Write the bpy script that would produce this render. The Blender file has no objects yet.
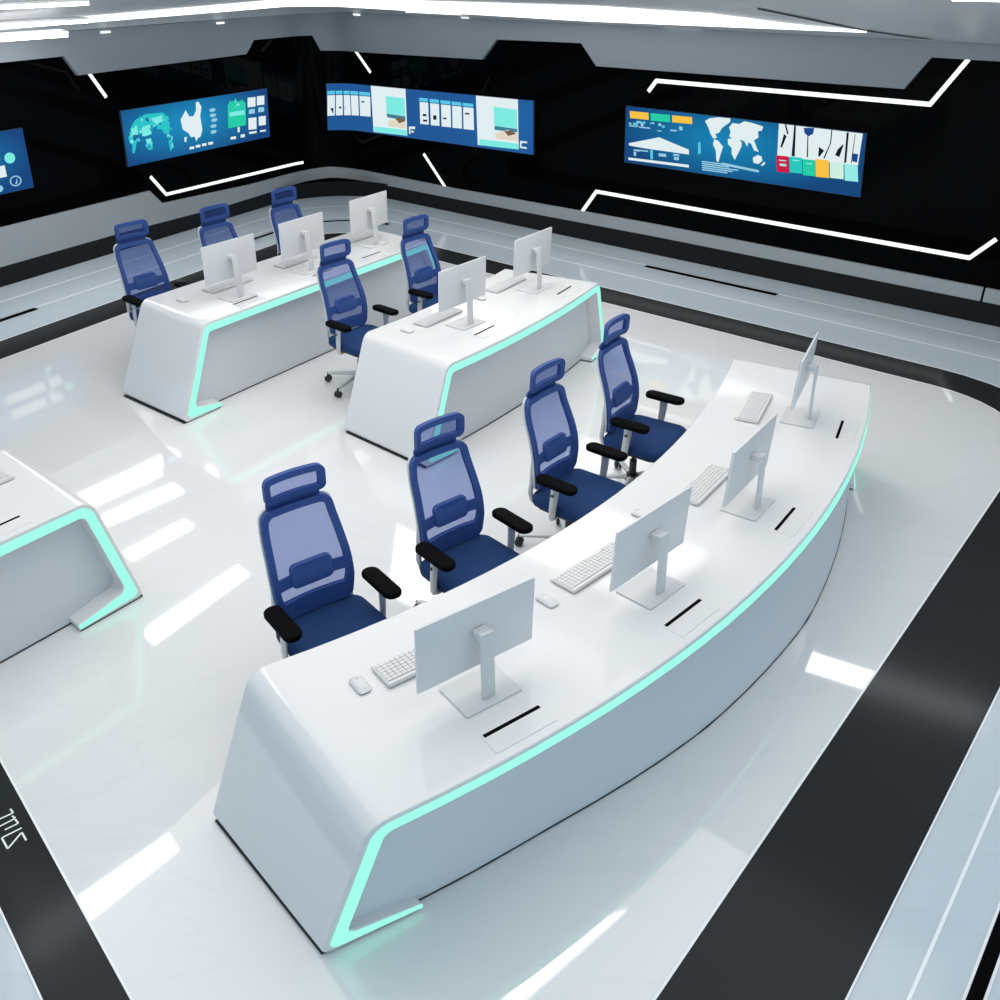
import bpy, bmesh, math
import numpy as np
from mathutils import Vector, Matrix

SC = bpy.context.scene
COL = SC.collection
PI = math.pi
R = math.radians

# ------------------------------------------------------------------ materials
def new_mat(name):
    m = bpy.data.materials.new(name)
    m.use_nodes = True
    nt = m.node_tree
    return m, nt, nt.nodes['Principled BSDF']

def pbr(name, col, rough=0.5, metal=0.0, spec=0.5, coat=0.0, noise=0.0, nscale=8.0, ior=1.5):
    m, nt, b = new_mat(name)
    b.inputs['Base Color'].default_value = (*col, 1)
    b.inputs['Roughness'].default_value = rough
    b.inputs['Metallic'].default_value = metal
    b.inputs['Specular IOR Level'].default_value = spec
    b.inputs['IOR'].default_value = ior
    b.inputs['Coat Weight'].default_value = coat
    b.inputs['Coat Roughness'].default_value = 0.03
    if noise:
        tc = nt.nodes.new('ShaderNodeTexCoord')
        n = nt.nodes.new('ShaderNodeTexNoise'); n.inputs['Scale'].default_value = nscale
        n.inputs['Detail'].default_value = 6
        mx = nt.nodes.new('ShaderNodeMix'); mx.data_type = 'RGBA'
        mx.inputs['A'].default_value = (*[c * (1 - noise) for c in col], 1)
        mx.inputs['B'].default_value = (*[min(1, c * (1 + noise)) for c in col], 1)
        nt.links.new(tc.outputs['Object'], n.inputs['Vector'])
        nt.links.new(n.outputs['Fac'], mx.inputs['Factor'])
        nt.links.new(mx.outputs['Result'], b.inputs['Base Color'])
    return m

def emit(name, col, strength=1.0):
    m = bpy.data.materials.new(name); m.use_nodes = True
    nt = m.node_tree; nt.nodes.clear()
    e = nt.nodes.new('ShaderNodeEmission'); o = nt.nodes.new('ShaderNodeOutputMaterial')
    e.inputs['Color'].default_value = (*col, 1); e.inputs['Strength'].default_value = strength
    nt.links.new(e.outputs[0], o.inputs[0])
    return m

def lin(r, g, b):
    f = lambda c: (c / 255 / 12.92) if c / 255 <= 0.04045 else ((c / 255 + 0.055) / 1.055) ** 2.4
    return (f(r), f(g), f(b))

def marble(name, col, vein, rough, spec):
    m, nt, b = new_mat(name)
    b.inputs['Roughness'].default_value = rough
    b.inputs['Specular IOR Level'].default_value = spec
    tc = nt.nodes.new('ShaderNodeTexCoord')
    mp = nt.nodes.new('ShaderNodeMapping'); mp.inputs['Scale'].default_value = (.5, 1.6, 1); mp.inputs['Rotation'].default_value = (0, 0, .35)
    n = nt.nodes.new('ShaderNodeTexNoise'); n.inputs['Scale'].default_value = 1.1; n.inputs['Detail'].default_value = 7; n.inputs['Distortion'].default_value = 1.2
    r = nt.nodes.new('ShaderNodeValToRGB')
    r.color_ramp.elements[0].position = .485; r.color_ramp.elements[0].color = (*col, 1)
    r.color_ramp.elements[1].position = .515; r.color_ramp.elements[1].color = (*col, 1)
    e = r.color_ramp.elements.new(.5); e.color = (*vein, 1)
    nt.links.new(tc.outputs['Object'], mp.inputs['Vector']); nt.links.new(mp.outputs['Vector'], n.inputs['Vector'])
    nt.links.new(n.outputs['Fac'], r.inputs['Fac']); nt.links.new(r.outputs['Color'], b.inputs['Base Color'])
    return m

def mesh_fabric(name, col, keep):
    m = bpy.data.materials.new(name); m.use_nodes = True
    nt = m.node_tree; nt.nodes.clear()
    t = nt.nodes.new('ShaderNodeBsdfTransparent'); d = nt.nodes.new('ShaderNodeBsdfDiffuse'); o = nt.nodes.new('ShaderNodeOutputMaterial')
    tr = nt.nodes.new('ShaderNodeBsdfTranslucent')
    mx = nt.nodes.new('ShaderNodeMixShader'); mx2 = nt.nodes.new('ShaderNodeMixShader')
    tc = nt.nodes.new('ShaderNodeTexCoord'); ck = nt.nodes.new('ShaderNodeTexChecker'); ck.inputs['Scale'].default_value = 900
    mr = nt.nodes.new('ShaderNodeMapRange'); mr.inputs['To Min'].default_value = keep - .08; mr.inputs['To Max'].default_value = keep + .08
    t.inputs['Color'].default_value = (*lin(205, 215, 250), 1)
    d.inputs['Color'].default_value = (*col, 1); tr.inputs['Color'].default_value = (*col, 1)
    mx2.inputs[0].default_value = .4
    nt.links.new(d.outputs[0], mx2.inputs[1]); nt.links.new(tr.outputs[0], mx2.inputs[2])
    nt.links.new(tc.outputs['Object'], ck.inputs['Vector']); nt.links.new(ck.outputs['Fac'], mr.inputs['Value'])
    nt.links.new(mr.outputs['Result'], mx.inputs[0])
    nt.links.new(t.outputs[0], mx.inputs[1]); nt.links.new(mx2.outputs[0], mx.inputs[2])
    nt.links.new(mx.outputs[0], o.inputs[0])
    return m

def display_base(name, edge, mid, cx=.5, w=.6):
    """a lit screen background: blue picture with a paler centre (picture content, given off by the screen)"""
    m = bpy.data.materials.new(name); m.use_nodes = True
    nt = m.node_tree; nt.nodes.clear()
    e = nt.nodes.new('ShaderNodeEmission'); o = nt.nodes.new('ShaderNodeOutputMaterial')
    uv = nt.nodes.new('ShaderNodeUVMap')
    mp = nt.nodes.new('ShaderNodeMapping'); mp.inputs['Location'].default_value = (-cx / w, -.6 / .75, 0); mp.inputs['Scale'].default_value = (1 / w, 1 / .75, 1)
    g = nt.nodes.new('ShaderNodeTexGradient'); g.gradient_type = 'SPHERICAL'
    r = nt.nodes.new('ShaderNodeValToRGB')
    r.color_ramp.elements[0].color = (*edge, 1); r.color_ramp.elements[1].color = (*mid, 1); r.color_ramp.elements[1].position = .9
    nt.links.new(uv.outputs[0], mp.inputs['Vector']); nt.links.new(mp.outputs[0], g.inputs['Vector'])
    nt.links.new(g.outputs['Fac'], r.inputs['Fac']); nt.links.new(r.outputs['Color'], e.inputs['Color'])
    nt.links.new(e.outputs[0], o.inputs[0])
    return m

M = {}
M['floor'] = marble('white polished floor', (.79, .79, .788), (.765, .77, .774), .04, .95)
M['floor_out'] = marble('pale blue grey floor', (.58, .65, .70), (.56, .63, .68), .12, .5)
M['line'] = pbr('pale inlay line', (.93, .97, .98), .15)
M['edge'] = pbr('white edging', (.93, .94, .95), .25)
M['stripe'] = pbr('black stone stripe', (.026, .028, .029), .14, spec=.30, ior=1.25)
M['slot'] = pbr('black floor slot', (.002, .002, .002), .9, spec=.05)
M['glass'] = pbr('black wall glass', (.0012, .0014, .0017), .03, spec=.07, ior=1.3)
M['kick'] = pbr('charcoal skirting', (.008, .009, .010), .35, spec=.2)
M['band'] = pbr('grey lacquer band', (.36, .385, .40), .35, noise=.05, nscale=1.5)
M['fascia'] = pbr('grey fascia', (.215, .245, .27), .4, noise=.04, nscale=1.2)
M['ceiling'] = pbr('ceiling paint', (.62, .64, .66), .3)
M['desk'] = pbr('white lacquer', (.765, .765, .765), .08, spec=.42)
M['panel'] = pbr('satin grey panel', (.66, .69, .72), .35)
M['plinth'] = pbr('dark plinth', (.02, .02, .022), .4)
M['led'] = emit('mint light', (.33, 1.0, .76), 1.12)
M['wled'] = emit('white light line', (.93, 1.0, .97), 1.25)
M['frame_blue'] = pbr('dark blue frame', lin(48, 78, 142), .5, spec=.3)
M['seat_blue'] = pbr('blue fabric', lin(31, 60, 106), .85, spec=.2, noise=.1, nscale=300)
M['mesh_blue'] = mesh_fabric('blue mesh', lin(66, 92, 160), .47)
M['pad_black'] = pbr('black armrest', (.0012, .0012, .0014), .75, spec=.08)
M['grey_plastic'] = pbr('light grey plastic', (.62, .64, .66), .35)
M['mid_grey'] = pbr('grey metal', (.60, .62, .64), .35, metal=.3)
M['black_plastic'] = pbr('black plastic', (.012, .012, .013), .4)
M['white_plastic'] = pbr('white plastic', (.72, .72, .72), .35)
M['mon_back'] = pbr('pale monitor shell', (.68, .69, .70), .35)
M['mon_stand'] = pbr('pale stand', (.64, .65, .655), .32)
M['screen_off'] = pbr('monitor glass', (.012, .012, .014), .1)
M['key_gap'] = pbr('keyboard tray grey', (.50, .50, .51), .5)
M['under'] = pbr('grey underside', (.25, .25, .26), .5)
M['bezel'] = pbr('dark bezel', (.02, .03, .045), .3)
M['fill_light'] = emit('added ceiling fill light', (1.0, .985, .965), 1.78)  # glow of the added panel that lights the whole room
M['fill_light_rear'] = emit('added ceiling fill light, rear', (1.0, .99, .97), 4.6)  # stronger glow of the added panel for the rear
M['spot'] = emit('ceiling spot light', (1.0, 1.0, 1.0), 7.0)
M['strip'] = emit('ceiling tube', (1.0, 1.0, 1.0), 9.0)
M['cove'] = emit('cove ribbon', (.97, .99, 1.0), 2.6)
SCOL = dict(white=(225, 238, 240), pale=(150, 205, 228), aqua=(125, 235, 225), teal=(45, 195, 200), green=(40, 205, 165), cyan=(90, 200, 230), scrb=(34, 110, 165),
            sea=(60, 130, 150), sand=(225, 215, 195), brown=(120, 95, 75), ink=(22, 30, 45), navy=(30, 70, 140), amber=(250, 195, 70),
            red=(205, 30, 70), aquag=(40, 200, 190), mint=(205, 240, 225), palecyan=(150, 235, 232))
for k, v in SCOL.items():
    M['s_' + k] = emit('screen ' + k, lin(*v), 1.0)
M['scr_a'] = display_base('screen picture blue', lin(28, 72, 130), lin(30, 140, 190), .42)
M['scr_b'] = display_base('screen picture navy', lin(36, 88, 150), lin(34, 100, 165), .9, .3)
M['scr_c'] = display_base('screen picture deep blue', lin(24, 72, 125), lin(25, 130, 180), .47, .5)

# ------------------------------------------------------------------ object helpers
def link(o):
    COL.objects.link(o); return o

class MB:
    def __init__(self): self.bm = bmesh.new(); self.mats = []
    def mi(self, m):
        if m not in self.mats: self.mats.append(m)
        return self.mats.index(m)
    def box(self, c, d, rot=None, m=None, bev=0.0, seg=2, taper=None):
        t = bmesh.new(); bmesh.ops.create_cube(t, size=1.0)
        for v in t.verts:
            v.co = Vector((v.co.x * d[0], v.co.y * d[1], v.co.z * d[2]))
            if taper and v.co.z < 0: v.co.x *= taper; v.co.y *= taper
        if bev: bmesh.ops.bevel(t, geom=list(t.edges), offset=bev, segments=seg, affect='EDGES', profile=.5)
        mt = Matrix.Translation(Vector(c))
        if rot is not None: mt = mt @ rot.to_4x4()
        bmesh.ops.transform(t, matrix=mt, verts=t.verts)
        self.merge(t, m)
        return self
    def merge(self, t, m=None):
        me = bpy.data.meshes.new('tmp'); t.to_mesh(me); t.free()
        n0 = len(self.bm.faces); self.bm.from_mesh(me); bpy.data.meshes.remove(me)
        if m is not None:
            i = self.mi(m); self.bm.faces.ensure_lookup_table()
            for f in self.bm.faces[n0:]: f.material_index = i
    def prism(self, pts, z0, z1, m=None, bev=0.0, seg=2, top_scale=1.0):
        """closed outline in x,y pulled from z0 to z1"""
        t = bmesh.new()
        cx = sum(p[0] for p in pts) / len(pts); cy = sum(p[1] for p in pts) / len(pts)
        a = [t.verts.new((p[0], p[1], z0)) for p in pts]
        b = [t.verts.new((cx + (p[0] - cx) * top_scale, cy + (p[1] - cy) * top_scale, z1)) for p in pts]
        n = len(pts)
        t.faces.new(a[::-1]); top = t.faces.new(b)
        for i in range(n): t.faces.new((a[i], a[(i + 1) % n], b[(i + 1) % n], b[i]))
        bmesh.ops.recalc_face_normals(t, faces=t.faces)
        if bev:
            es = [e for e in t.edges if all(abs(v.co.z - z1) < 1e-6 for v in e.verts) or all(abs(v.co.z - z0) < 1e-6 for v in e.verts)]
            bmesh.ops.bevel(t, geom=es, offset=bev, segments=seg, affect='EDGES', profile=.5)
        self.merge(t, m); return self
    def tube(self, path, r, n=10, m=None, flat=None):
        """swept round (or flattened) bar along points; r number or list"""
        t = bmesh.new(); P = [Vector(p) for p in path]; rings = []
        rr = r if isinstance(r, (list, tuple)) else [r] * len(P)
        up = Vector((0, 0, 1))
        for i, p in enumerate(P):
            d = (P[min(i + 1, len(P) - 1)] - P[max(i - 1, 0)]).normalized()
            u = up if abs(d.dot(up)) < .95 else Vector((0, 1, 0))
            a = d.cross(u).normalized(); b = a.cross(d).normalized()
            fa, fb = flat if flat else (1, 1)
            rings.append([t.verts.new(p + (a * math.cos(2 * PI * k / n) * fa + b * math.sin(2 * PI * k / n) * fb) * rr[i]) for k in range(n)])
        for i in range(len(P) - 1):
            for k in range(n): t.faces.new((rings[i][k], rings[i][(k + 1) % n], rings[i + 1][(k + 1) % n], rings[i + 1][k]))
        t.faces.new(rings[0][::-1]); t.faces.new(rings[-1])
        bmesh.ops.recalc_face_normals(t, faces=t.faces)
        self.merge(t, m); return self
    def grid(self, rows, m=None, close=False):
        """rows of points, skinned into quads"""
        i = self.mi(m) if m is not None else 0
        V = [[self.bm.verts.new(p) for p in row] for row in rows]
        n = len(V[0])
        for a in range(len(V) - 1):
            for k in range(n if close else n - 1):
                f = self.bm.faces.new((V[a][k], V[a][(k + 1) % n], V[a + 1][(k + 1) % n], V[a + 1][k])); f.material_index = i
        return V
    def poly(self, pts, m=None):
        i = self.mi(m) if m is not None else 0
        f = self.bm.faces.new([self.bm.verts.new(p) for p in pts]); f.material_index = i
        return f
    def build(self, name, mat=None, parent=None, smooth=True, angle=40, org=None, recalc=False):
        me = bpy.data.meshes.new(name)
        if org is not None: bmesh.ops.translate(self.bm, verts=self.bm.verts, vec=-Vector(org))
        if recalc: bmesh.ops.recalc_face_normals(self.bm, faces=self.bm.faces)
        self.bm.to_mesh(me); self.bm.free()
        for m in (self.mats or [mat]): me.materials.append(m)
        if smooth:
            for p in me.polygons: p.use_smooth = True
            me.set_sharp_from_angle(angle=R(angle))
        o = link(bpy.data.objects.new(name, me))
        if parent is not None: o.parent = parent
        return o

def thing(name, label, cat, loc=(0, 0, 0), rz=0.0, group=None):
    o = link(bpy.data.objects.new(name, None)); o.empty_display_size = .1
    o.location = loc; o.rotation_euler = (0, 0, rz)
    return tag(o, label, cat, group)

def tag(o, label, cat, group=None):
    o['label'] = label; o['category'] = cat
    if group: o['group'] = group
    return o

def struct(o, label=None):
    o['kind'] = 'structure'
    if label: o['label'] = label
    return o

def dup_tree(src, loc, rz, label):
    c = src.copy(); link(c); c.location = loc; c.rotation_euler = (0, 0, rz); c['label'] = label
    kids = {}
    for o in src.children:
        k = o.copy(); link(k); k.parent = c
        for g in o.children:
            q = g.copy(); link(q); q.parent = k
    return c

def rrect(w, h, r, n=5, cx=0, cy=0):
    """rounded rectangle outline, half sizes w,h"""
    out = []
    for sx, sy, a0 in ((1, 1, 0), (-1, 1, 90), (-1, -1, 180), (1, -1, 270)):
        for k in range(n + 1):
            a = R(a0 + 90 * k / n)
            out.append((cx + sx * (w - r) + r * math.cos(a), cy + sy * (h - r) + r * math.sin(a)))
    return out

# ------------------------------------------------------------------ room geometry
# two long walls meet in a rounded corner; s is the distance from their corner (left wall negative)
C0 = np.array([-2.736, 15.440])
DL = np.array([.494, .869]); DL = DL / np.hypot(*DL); NL = np.array([DL[1], -DL[0]])
DR = np.array([.770, -.638]); DR = DR / np.hypot(*DR); NR = np.array([DR[1], -DR[0]])
LEAN = .087
AL = math.atan2(-NL[1], -NL[0]); AR = math.atan2(-NR[1], -NR[0])
RC = .75
NM = np.array([NL, NR])
CC = C0 + np.linalg.solve(NM, [RC, RC]); TC = float((CC - C0) @ DR)

def W(s, z, off=0.0):
    """point on the inward-leaning wall"""
    o = off + LEAN * z
    if s < -TC: p = C0 + DL * s + NL * o
    elif s > TC: p = C0 + DR * s + NR * o
    else:
        f = (s + TC) / (2 * TC); a = AL + (AR - AL) * f
        p = CC + (RC - o) * np.array([math.cos(a), math.sin(a)])
    return (float(p[0]), float(p[1]), z)

def fpath(o, r, sl, sr, n=16, z=0.0):
    """floor line at distance o from both walls with corner radius r"""
    c = C0 + np.linalg.solve(NM, [o + r, o + r])
    pts = [C0 + DL * sl + NL * o]
    for k in range(n + 1):
        a = AL + (AR - AL) * k / n
        pts.append(c + r * np.array([math.cos(a), math.sin(a)]))
    pts.append(C0 + DR * sr + NR * o)
    return [(float(p[0]), float(p[1]), z) for p in pts]

SL, SR = -9.5, 13.5
def srange(s0, s1, extra=()):
    ss = {s0, s1}
    for e in extra:
        if s0 < e < s1: ss.add(e)
    for k in range(21):
        v = -TC + 2 * TC * k / 20
        if s0 < v < s1: ss.add(v)
    return sorted(ss)

def interp(tab, s):
    if s <= tab[0][0]: return tab[0][1]
    for (a, x), (b, y) in zip(tab, tab[1:]):
        if s <= b: return x + (y - x) * (s - a) / (b - a) if b > a else y
    return tab[-1][1]

def wall_plate(name, mat, s0, s1, lo, hi, off0, off1):
    ss = srange(s0, s1, [t[0] for t in lo] + [t[0] for t in hi])
    mb = MB()
    rows = [[W(s, interp(lo, s), off0) for s in ss], [W(s, interp(lo, s), off1) for s in ss],
            [W(s, interp(hi, s), off1) for s in ss], [W(s, interp(hi, s), off0) for s in ss]]
    V = mb.grid(rows)
    for k in (0, len(ss) - 1):
        mb.bm.faces.new([V[0][k], V[1][k], V[2][k], V[3][k]])
    return mb.build(name, mat, angle=30, recalc=True)

# ---- floor: outer pale surround and white platform in one mesh
mb = MB()
mb.poly([(-11, -2.5, 0), (10.5, -2.5, 0), (10.5, 8, 0), (0, 17, 0), (-4, 17, 0), (-11, 8, 0)], M['floor_out'])
def offset_poly(lines, radii, z, n=10):
    """closed rounded polygon from half planes (normal, c)"""
    P = []
    k = len(lines)
    for i in range(k):
        n1, c1 = lines[i]; n2, c2 = lines[(i + 1) % k]
        A = np.array([n1, n2]); r = radii[i]
        c = np.linalg.solve(A, [c1 - r, c2 - r])
        a1 = math.atan2(n1[1], n1[0]); a2 = math.atan2(n2[1], n2[0])
        while a2 - a1 > PI: a2 -= 2 * PI
        while a2 - a1 < -PI: a2 += 2 * PI
        for q in range(n + 1):
            a = a1 + (a2 - a1) * q / n
            P.append((float(c[0] + r * math.cos(a)), float(c[1] + r * math.sin(a)), z))
    return P
def unit(v): v = np.array(v, float); return v / np.hypot(*v)
cL = float(-NL @ C0); cR = float(-NR @ C0)
nT = unit((.778, -.628)); nF = unit((-.75, -.66))
def platform(dL, dT, dF, r, z):
    return offset_poly([(-NL, cL - dL), (-NR, cR - dL), (nT, dT), (nF, dF)], r, z)
inner = platform(1.95, -.784, -.277, (.9, .95, .5, .8), 0.002)
mb.poly(inner, M['floor'])
fl = struct(mb.build('floor', smooth=False))

def ring(name, a, b, mat, z):
    mb = MB()
    mb.grid([[(p[0], p[1], z) for p in a], [(p[0], p[1], z) for p in b]], close=True)
    return mb.build(name, mat, smooth=False)
outer = platform(1.51, -.24, -.03, (1.0, 1.6, .6, 1.2), 0)
st = struct(ring('trim_1', inner, outer, M['stripe'], .003), 'black border stripe of the white platform')
e1 = platform(1.960, -.793, -.283, (.89, .94, .49, .79), 0); e2 = platform(1.938, -.781, -.273, (.91, .96, .51, .81), 0)
ring('edging', e1, e2, M['edge'], .0045).parent = st
e1 = platform(1.518, -.244, -.034, (1.0, 1.6, .6, 1.2), 0); e2 = platform(1.50, -.236, -.026, (1.0, 1.6, .6, 1.2), 0)
ring('edging', e1, e2, M['edge'], .0045).parent = st

def floor_strip(mb, pts, w, z):
    P = [np.array(p[:2]) for p in pts]; a = []; b = []
    for i in range(len(P)):
        d = P[min(i + 1, len(P) - 1)] - P[max(i - 1, 0)]; d = d / np.hypot(*d); n = np.array([-d[1], d[0]])
        a.append((*(P[i] + n * w / 2), z)); b.append((*(P[i] - n * w / 2), z))
    mb.grid([a, b])
for i, (o, r) in enumerate(((.46, 1.15), (.95, 1.05))):
    mb = MB(); floor_strip(mb, fpath(o, r, SL, SR), .035, .002)
    struct(mb.build('trim_%d' % (2 + i), M['line'], smooth=False), 'thin pale line inlaid in the floor along the walls')
mb = MB(); floor_strip(mb, [(*(nT * -.062 + np.array([.628, .778]) * t), 0) for t in (1.5, 9.0)], .014, .002)
struct(mb.build('trim_4', M['line'], smooth=False), 'thin pale line inlaid in the floor at the lower right')
# black floor slots
def floor_slot(idx, pts, w):
    mb = MB(); floor_strip(mb, pts, w + .022, .002); 
    o = mb.build('trim_%d' % idx, M['edge'], smooth=False)
    mb = MB(); floor_strip(mb, pts, w, .0035); mb.build('slot', M['slot'], o, smooth=False)
    return struct(o, 'long black slot let into the pale floor')
floor_slot(5, [(*(C0 + DR * s + NR * .50), 0) for s in (6.26, 7.97)], .085)
floor_slot(6, [(*(C0 + DL * s + NL * .99), 0) for s in (-8.6, -6.25)], .085)
arc = fpath(1.10, .95, -3.3, 1.9)
floor_slot(7, arc, .07)
floor_slot(8, [(*(nT * .125 + np.array([.628, .778]) * t), 0) for t in (1.0, 3.2)], .05)

# lettering laid in the black stripe
glyphs = [[(10.5, 29.5), (13.5, 33.5), (-3, 41)], [(12.5, 36.5), (15.5, 39), (-3, 48.5)], [(15.5, 40), (18.5, 44), (5, 50.5)],
          [(22, 48.5), (2, 58.5), (8, 69.5), (22, 53), (26.5, 61)]]
CAM_H = 3.3
PITCH = math.atan(550 / 920)
def ground(px, py, z=0.0):
    u = (px - 500) / 920; v = (500 - py) / 920
    d = np.array([u, math.cos(PITCH) + v * math.sin(PITCH), -math.sin(PITCH) + v * math.cos(PITCH)])
    t = (z - CAM_H) / d[2]
    return (float(d[0] * t), float(d[1] * t))
mb = MB()
for g in glyphs:
    for a, b in zip(g, g[1:]):
        floor_strip(mb, [ground(a[0], 780 + a[1]), ground(b[0], 780 + b[1])], .008, .0045)
lt = mb.build('floor_lettering', M['edge'], st, smooth=False); lt['label'] = 'thin white lettering'

# ---- walls
for nm, s0, s1 in (('wall_left', SL, 0), ('wall_back', 0, SR)):
    ss = srange(s0, s1); mb = MB()
    mb.grid([[W(s, z) for s in ss] for z in (0.0, .6, 1.3, 2.0, 2.75)][::-1])
    struct(mb.build(nm, M['glass'], angle=60), 'black glass wall leaning slightly inward')
kp = fpath(.0, 1.23, SL, SR); kq = fpath(.05, 1.2, SL, SR)
h = len(kp) // 2
for nm, sl in (('baseboard_left', slice(0, h + 1)), ('baseboard_back', slice(h, None))):
    mb = MB(); mb.grid([[(p[0], p[1], .0) for p in kp[sl]], [(p[0], p[1], .235) for p in kq[sl]]])
    struct(mb.build(nm, M['kick']), 'dark skirting under the grey band')
BLO = [(SL, .235), (-4.3, .23), (-2.3, .19), (-.7, .215), (0, .235), (.7, .21), (2.6, .21), (6, .24), (SR, .235)]
BHI = [(SL, .66), (-3.71, .645), (-3.53, .45), (-1.86, .385), (-.6, .38), (0, .40), (.6, .37), (2.64, .36), (6, .39), (SR, .37)]
struct(wall_plate('trim_9', M['band'], SL, 0, BLO, BHI, 0, .035), 'grey band along the foot of the left wall')
struct(wall_plate('trim_10', M['band'], 0, 9.93, BLO, BHI, 0, .035), 'grey band along the foot of the back wall')
struct(wall_plate('trim_11', M['band'], 9.955, SR, BLO, BHI, 0, .035), 'grey band beyond the dark seam at the far right')
FLO = [(SL, 2.29), (-4.664, 2.29), (-4.52, 2.083), (-1.80, 2.092), (-1.64, 2.253), (-.16, 2.245), (.03, 2.045), (1.2, 2.05), (3.44, 2.09), (3.70, 2.335), (5.0, 2.36), (5.22, 2.125), (8.80, 2.15), (9.0, 2.44), (SR, 2.44)]
FHI = [(SL, 2.55), (-2.9, 2.525), (0, 2.53), (2.0, 2.585), (4.5, 2.615), (9.0, 2.64), (SR, 2.64)]
struct(wall_plate('trim_12', M['fascia'], SL, 0, FLO, FHI, 0, .05), 'grey fascia with stepped lower edge over the left wall')
struct(wall_plate('trim_13', M['fascia'], 0, SR, FLO, FHI, 0, .05), 'grey fascia with stepped lower edge over the back wall')

# ---- ceiling: a cove rising from the fascia to a flat lid well above
ss = srange(SL, SR)
row0 = [W(s, interp(FHI, s), .05) for s in ss]
def crow(o, r, z):
    c = C0 + np.linalg.solve(NM, [o + r, o + r]); t = float((c - C0) @ DR) 
    out = []
    for s in ss:
        if s < -TC: p = C0 + DL * (SL + (s - SL) / (-TC - SL) * (-t - SL)) + NL * o
        elif s > TC: p = C0 + DR * (t + (s - TC) / (SR - TC) * (SR - t)) + NR * o
        else:
            a = AL + (AR - AL) * (s + TC) / (2 * TC); p = c + r * np.array([math.cos(a), math.sin(a)])
        out.append((float(p[0]), float(p[1]), z))
    return out
CR = [(.36, .6, 2.60), (.60, .6, 2.655), (1.05, .6, 2.80), (1.9, .6, 3.05), (3.0, .6, 3.5), (4.4, .6, 4.10)]
mb = MB()
rows = [row0] + [crow(*c) for c in CR]
mb.grid(rows)
last = rows[-1]
mb.poly([*last, (10.5, last[-1][1], 4.10), (10.5, -1.5, 4.10), (-11, -1.5, 4.10), (-11, last[0][1], 4.10)])
struct(mb.build('ceiling', M['ceiling'], angle=25), 'grey ceiling curving up from the walls')

def ceil_ribbon(label, o0, o1, z0, z1, s0, s1, mat):
    """lit ribbon running along the cove"""
    mb = MB()
    a = crow(o0, .6, z0); b = crow(o1, .6, z1)
    ia = [i for i, s in enumerate(ss) if s0 <= s <= s1]
    dz = Vector((0, 0, -.012))
    A = [Vector(a[i]) + dz for i in ia]; B = [Vector(b[i]) + dz for i in ia]
    mb.grid([[p + Vector((0, 0, .02)) for p in A], A, B, [p + Vector((0, 0, .02)) for p in B]])
    return tag(mb.build('cove_light', mat, angle=30), label, 'ceiling light', 'light ribbons in the ceiling cove')

# ---- fixtures on the ceiling
def panel(name, label, quad, z, mat, group, t=.03):
    c = np.mean(np.array(quad), axis=0)
    root = thing(name, label, 'ceiling light', (c[0], c[1], z), 0, group)
    mb = MB(); mb.prism([(q[0] - c[0], q[1] - c[1]) for q in quad], 0, t); mb.build('diffuser', mat, root, smooth=False)
    mb = MB(); mb.prism([((q[0] - c[0]) * 1.03, (q[1] - c[1]) * 1.03) for q in quad], t, t + .02); mb.build('housing', M['white_plastic'], root, smooth=False)
    return root
panel('fill_panel', 'large added fill light above the desks, out of view', [(-3.0, 1.9), (1.8, 1.6), (4.6, 5.9), (-.8, 10.5), (-4.8, 6.2)], 4.03, M['fill_light'], None)  # unseen glowing panel, added for soft general light
def cove_z(o):
    return interp([(0.05, 2.56), *[(a, c) for a, b, c in CR]], o)
STRIPS = [('near the left wall, furthest back', [(-6.76, 12.68), (-5.92, 13.86), (-5.65, 13.44), (-6.42, 12.39)]),
          ('second from the left wall', [(-6.16, 12.06), (-5.36, 13.07), (-5.11, 12.84), (-5.97, 11.83)]),
          ('third from the left wall', [(-5.46, 11.07), (-4.85, 11.95), (-4.65, 11.81), (-5.28, 10.9)]),
          ('fourth from the left wall', [(-4.60, 9.25), (-3.74, 10.72), (-3.52, 10.55), (-4.36, 9.05)]),
          ('over the left end of the front desk', [(-4.27, 4.97), (-3.28, 6.12), (-3.13, 5.94), (-4.04, 4.75)]),
          ('over the right side of the room', [(3.88, 8.86), (3.70, 8.56), (5.42, 7.62), (5.63, 7.84)]),
          ('over the front desk', [(-.30, 4.50), (.71, 5.10), (1.15, 5.28), (.20, 4.44)])]
for where, q in STRIPS:
    z = 4.0
    while z > 2.4:
        k = (CAM_H + z) / (CAM_H + 4.2)
        o = min(min(float((np.array(p) * k - C0) @ NL), float((np.array(p) * k - C0) @ NR)) for p in q)
        if z < cove_z(o) - .09: break
        z -= .02
    panel('ceiling_tube', 'bright white linear ceiling light ' + where, [(x * k, y * k) for x, y in q], z, M['strip'], 'linear ceiling lights')
def wpt(s, o):
    p = C0 + (DL * s + NL * o if s < 0 else DR * s + NR * o); return (float(p[0]), float(p[1]))
ci = C0 + np.linalg.solve(NM, [2.95, 2.95]); co_ = C0 + np.linalg.solve(NM, [4.1, 4.1])
panel('fill_panel', 'long added fill light along the back screen wall, out of view', [wpt(4.2, 2.95), wpt(8.7, 2.95), wpt(8.7, 4.1), wpt(5.2, 4.1)], 3.36, M['fill_light_rear'], None)  # second unseen panel, added to brighten the rear floor and desks
for i, (px, py) in enumerate(((856, 740), (874, 748), (894, 754), (912, 766))):
    q = [ground(px + a, py + b, -4.2) for a, b in ((-2, 7), (2, 6), (4, -7), (0, -7))]
    z = 3.5; k = (CAM_H + z) / (CAM_H + 4.2)
    panel('ceiling_spot', 'small bright ceiling spot over the right aisle, one of a row of four', [(x * k, y * k) for x, y in q], z, M['spot'], 'ceiling spots over the right aisle', .02)
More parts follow.
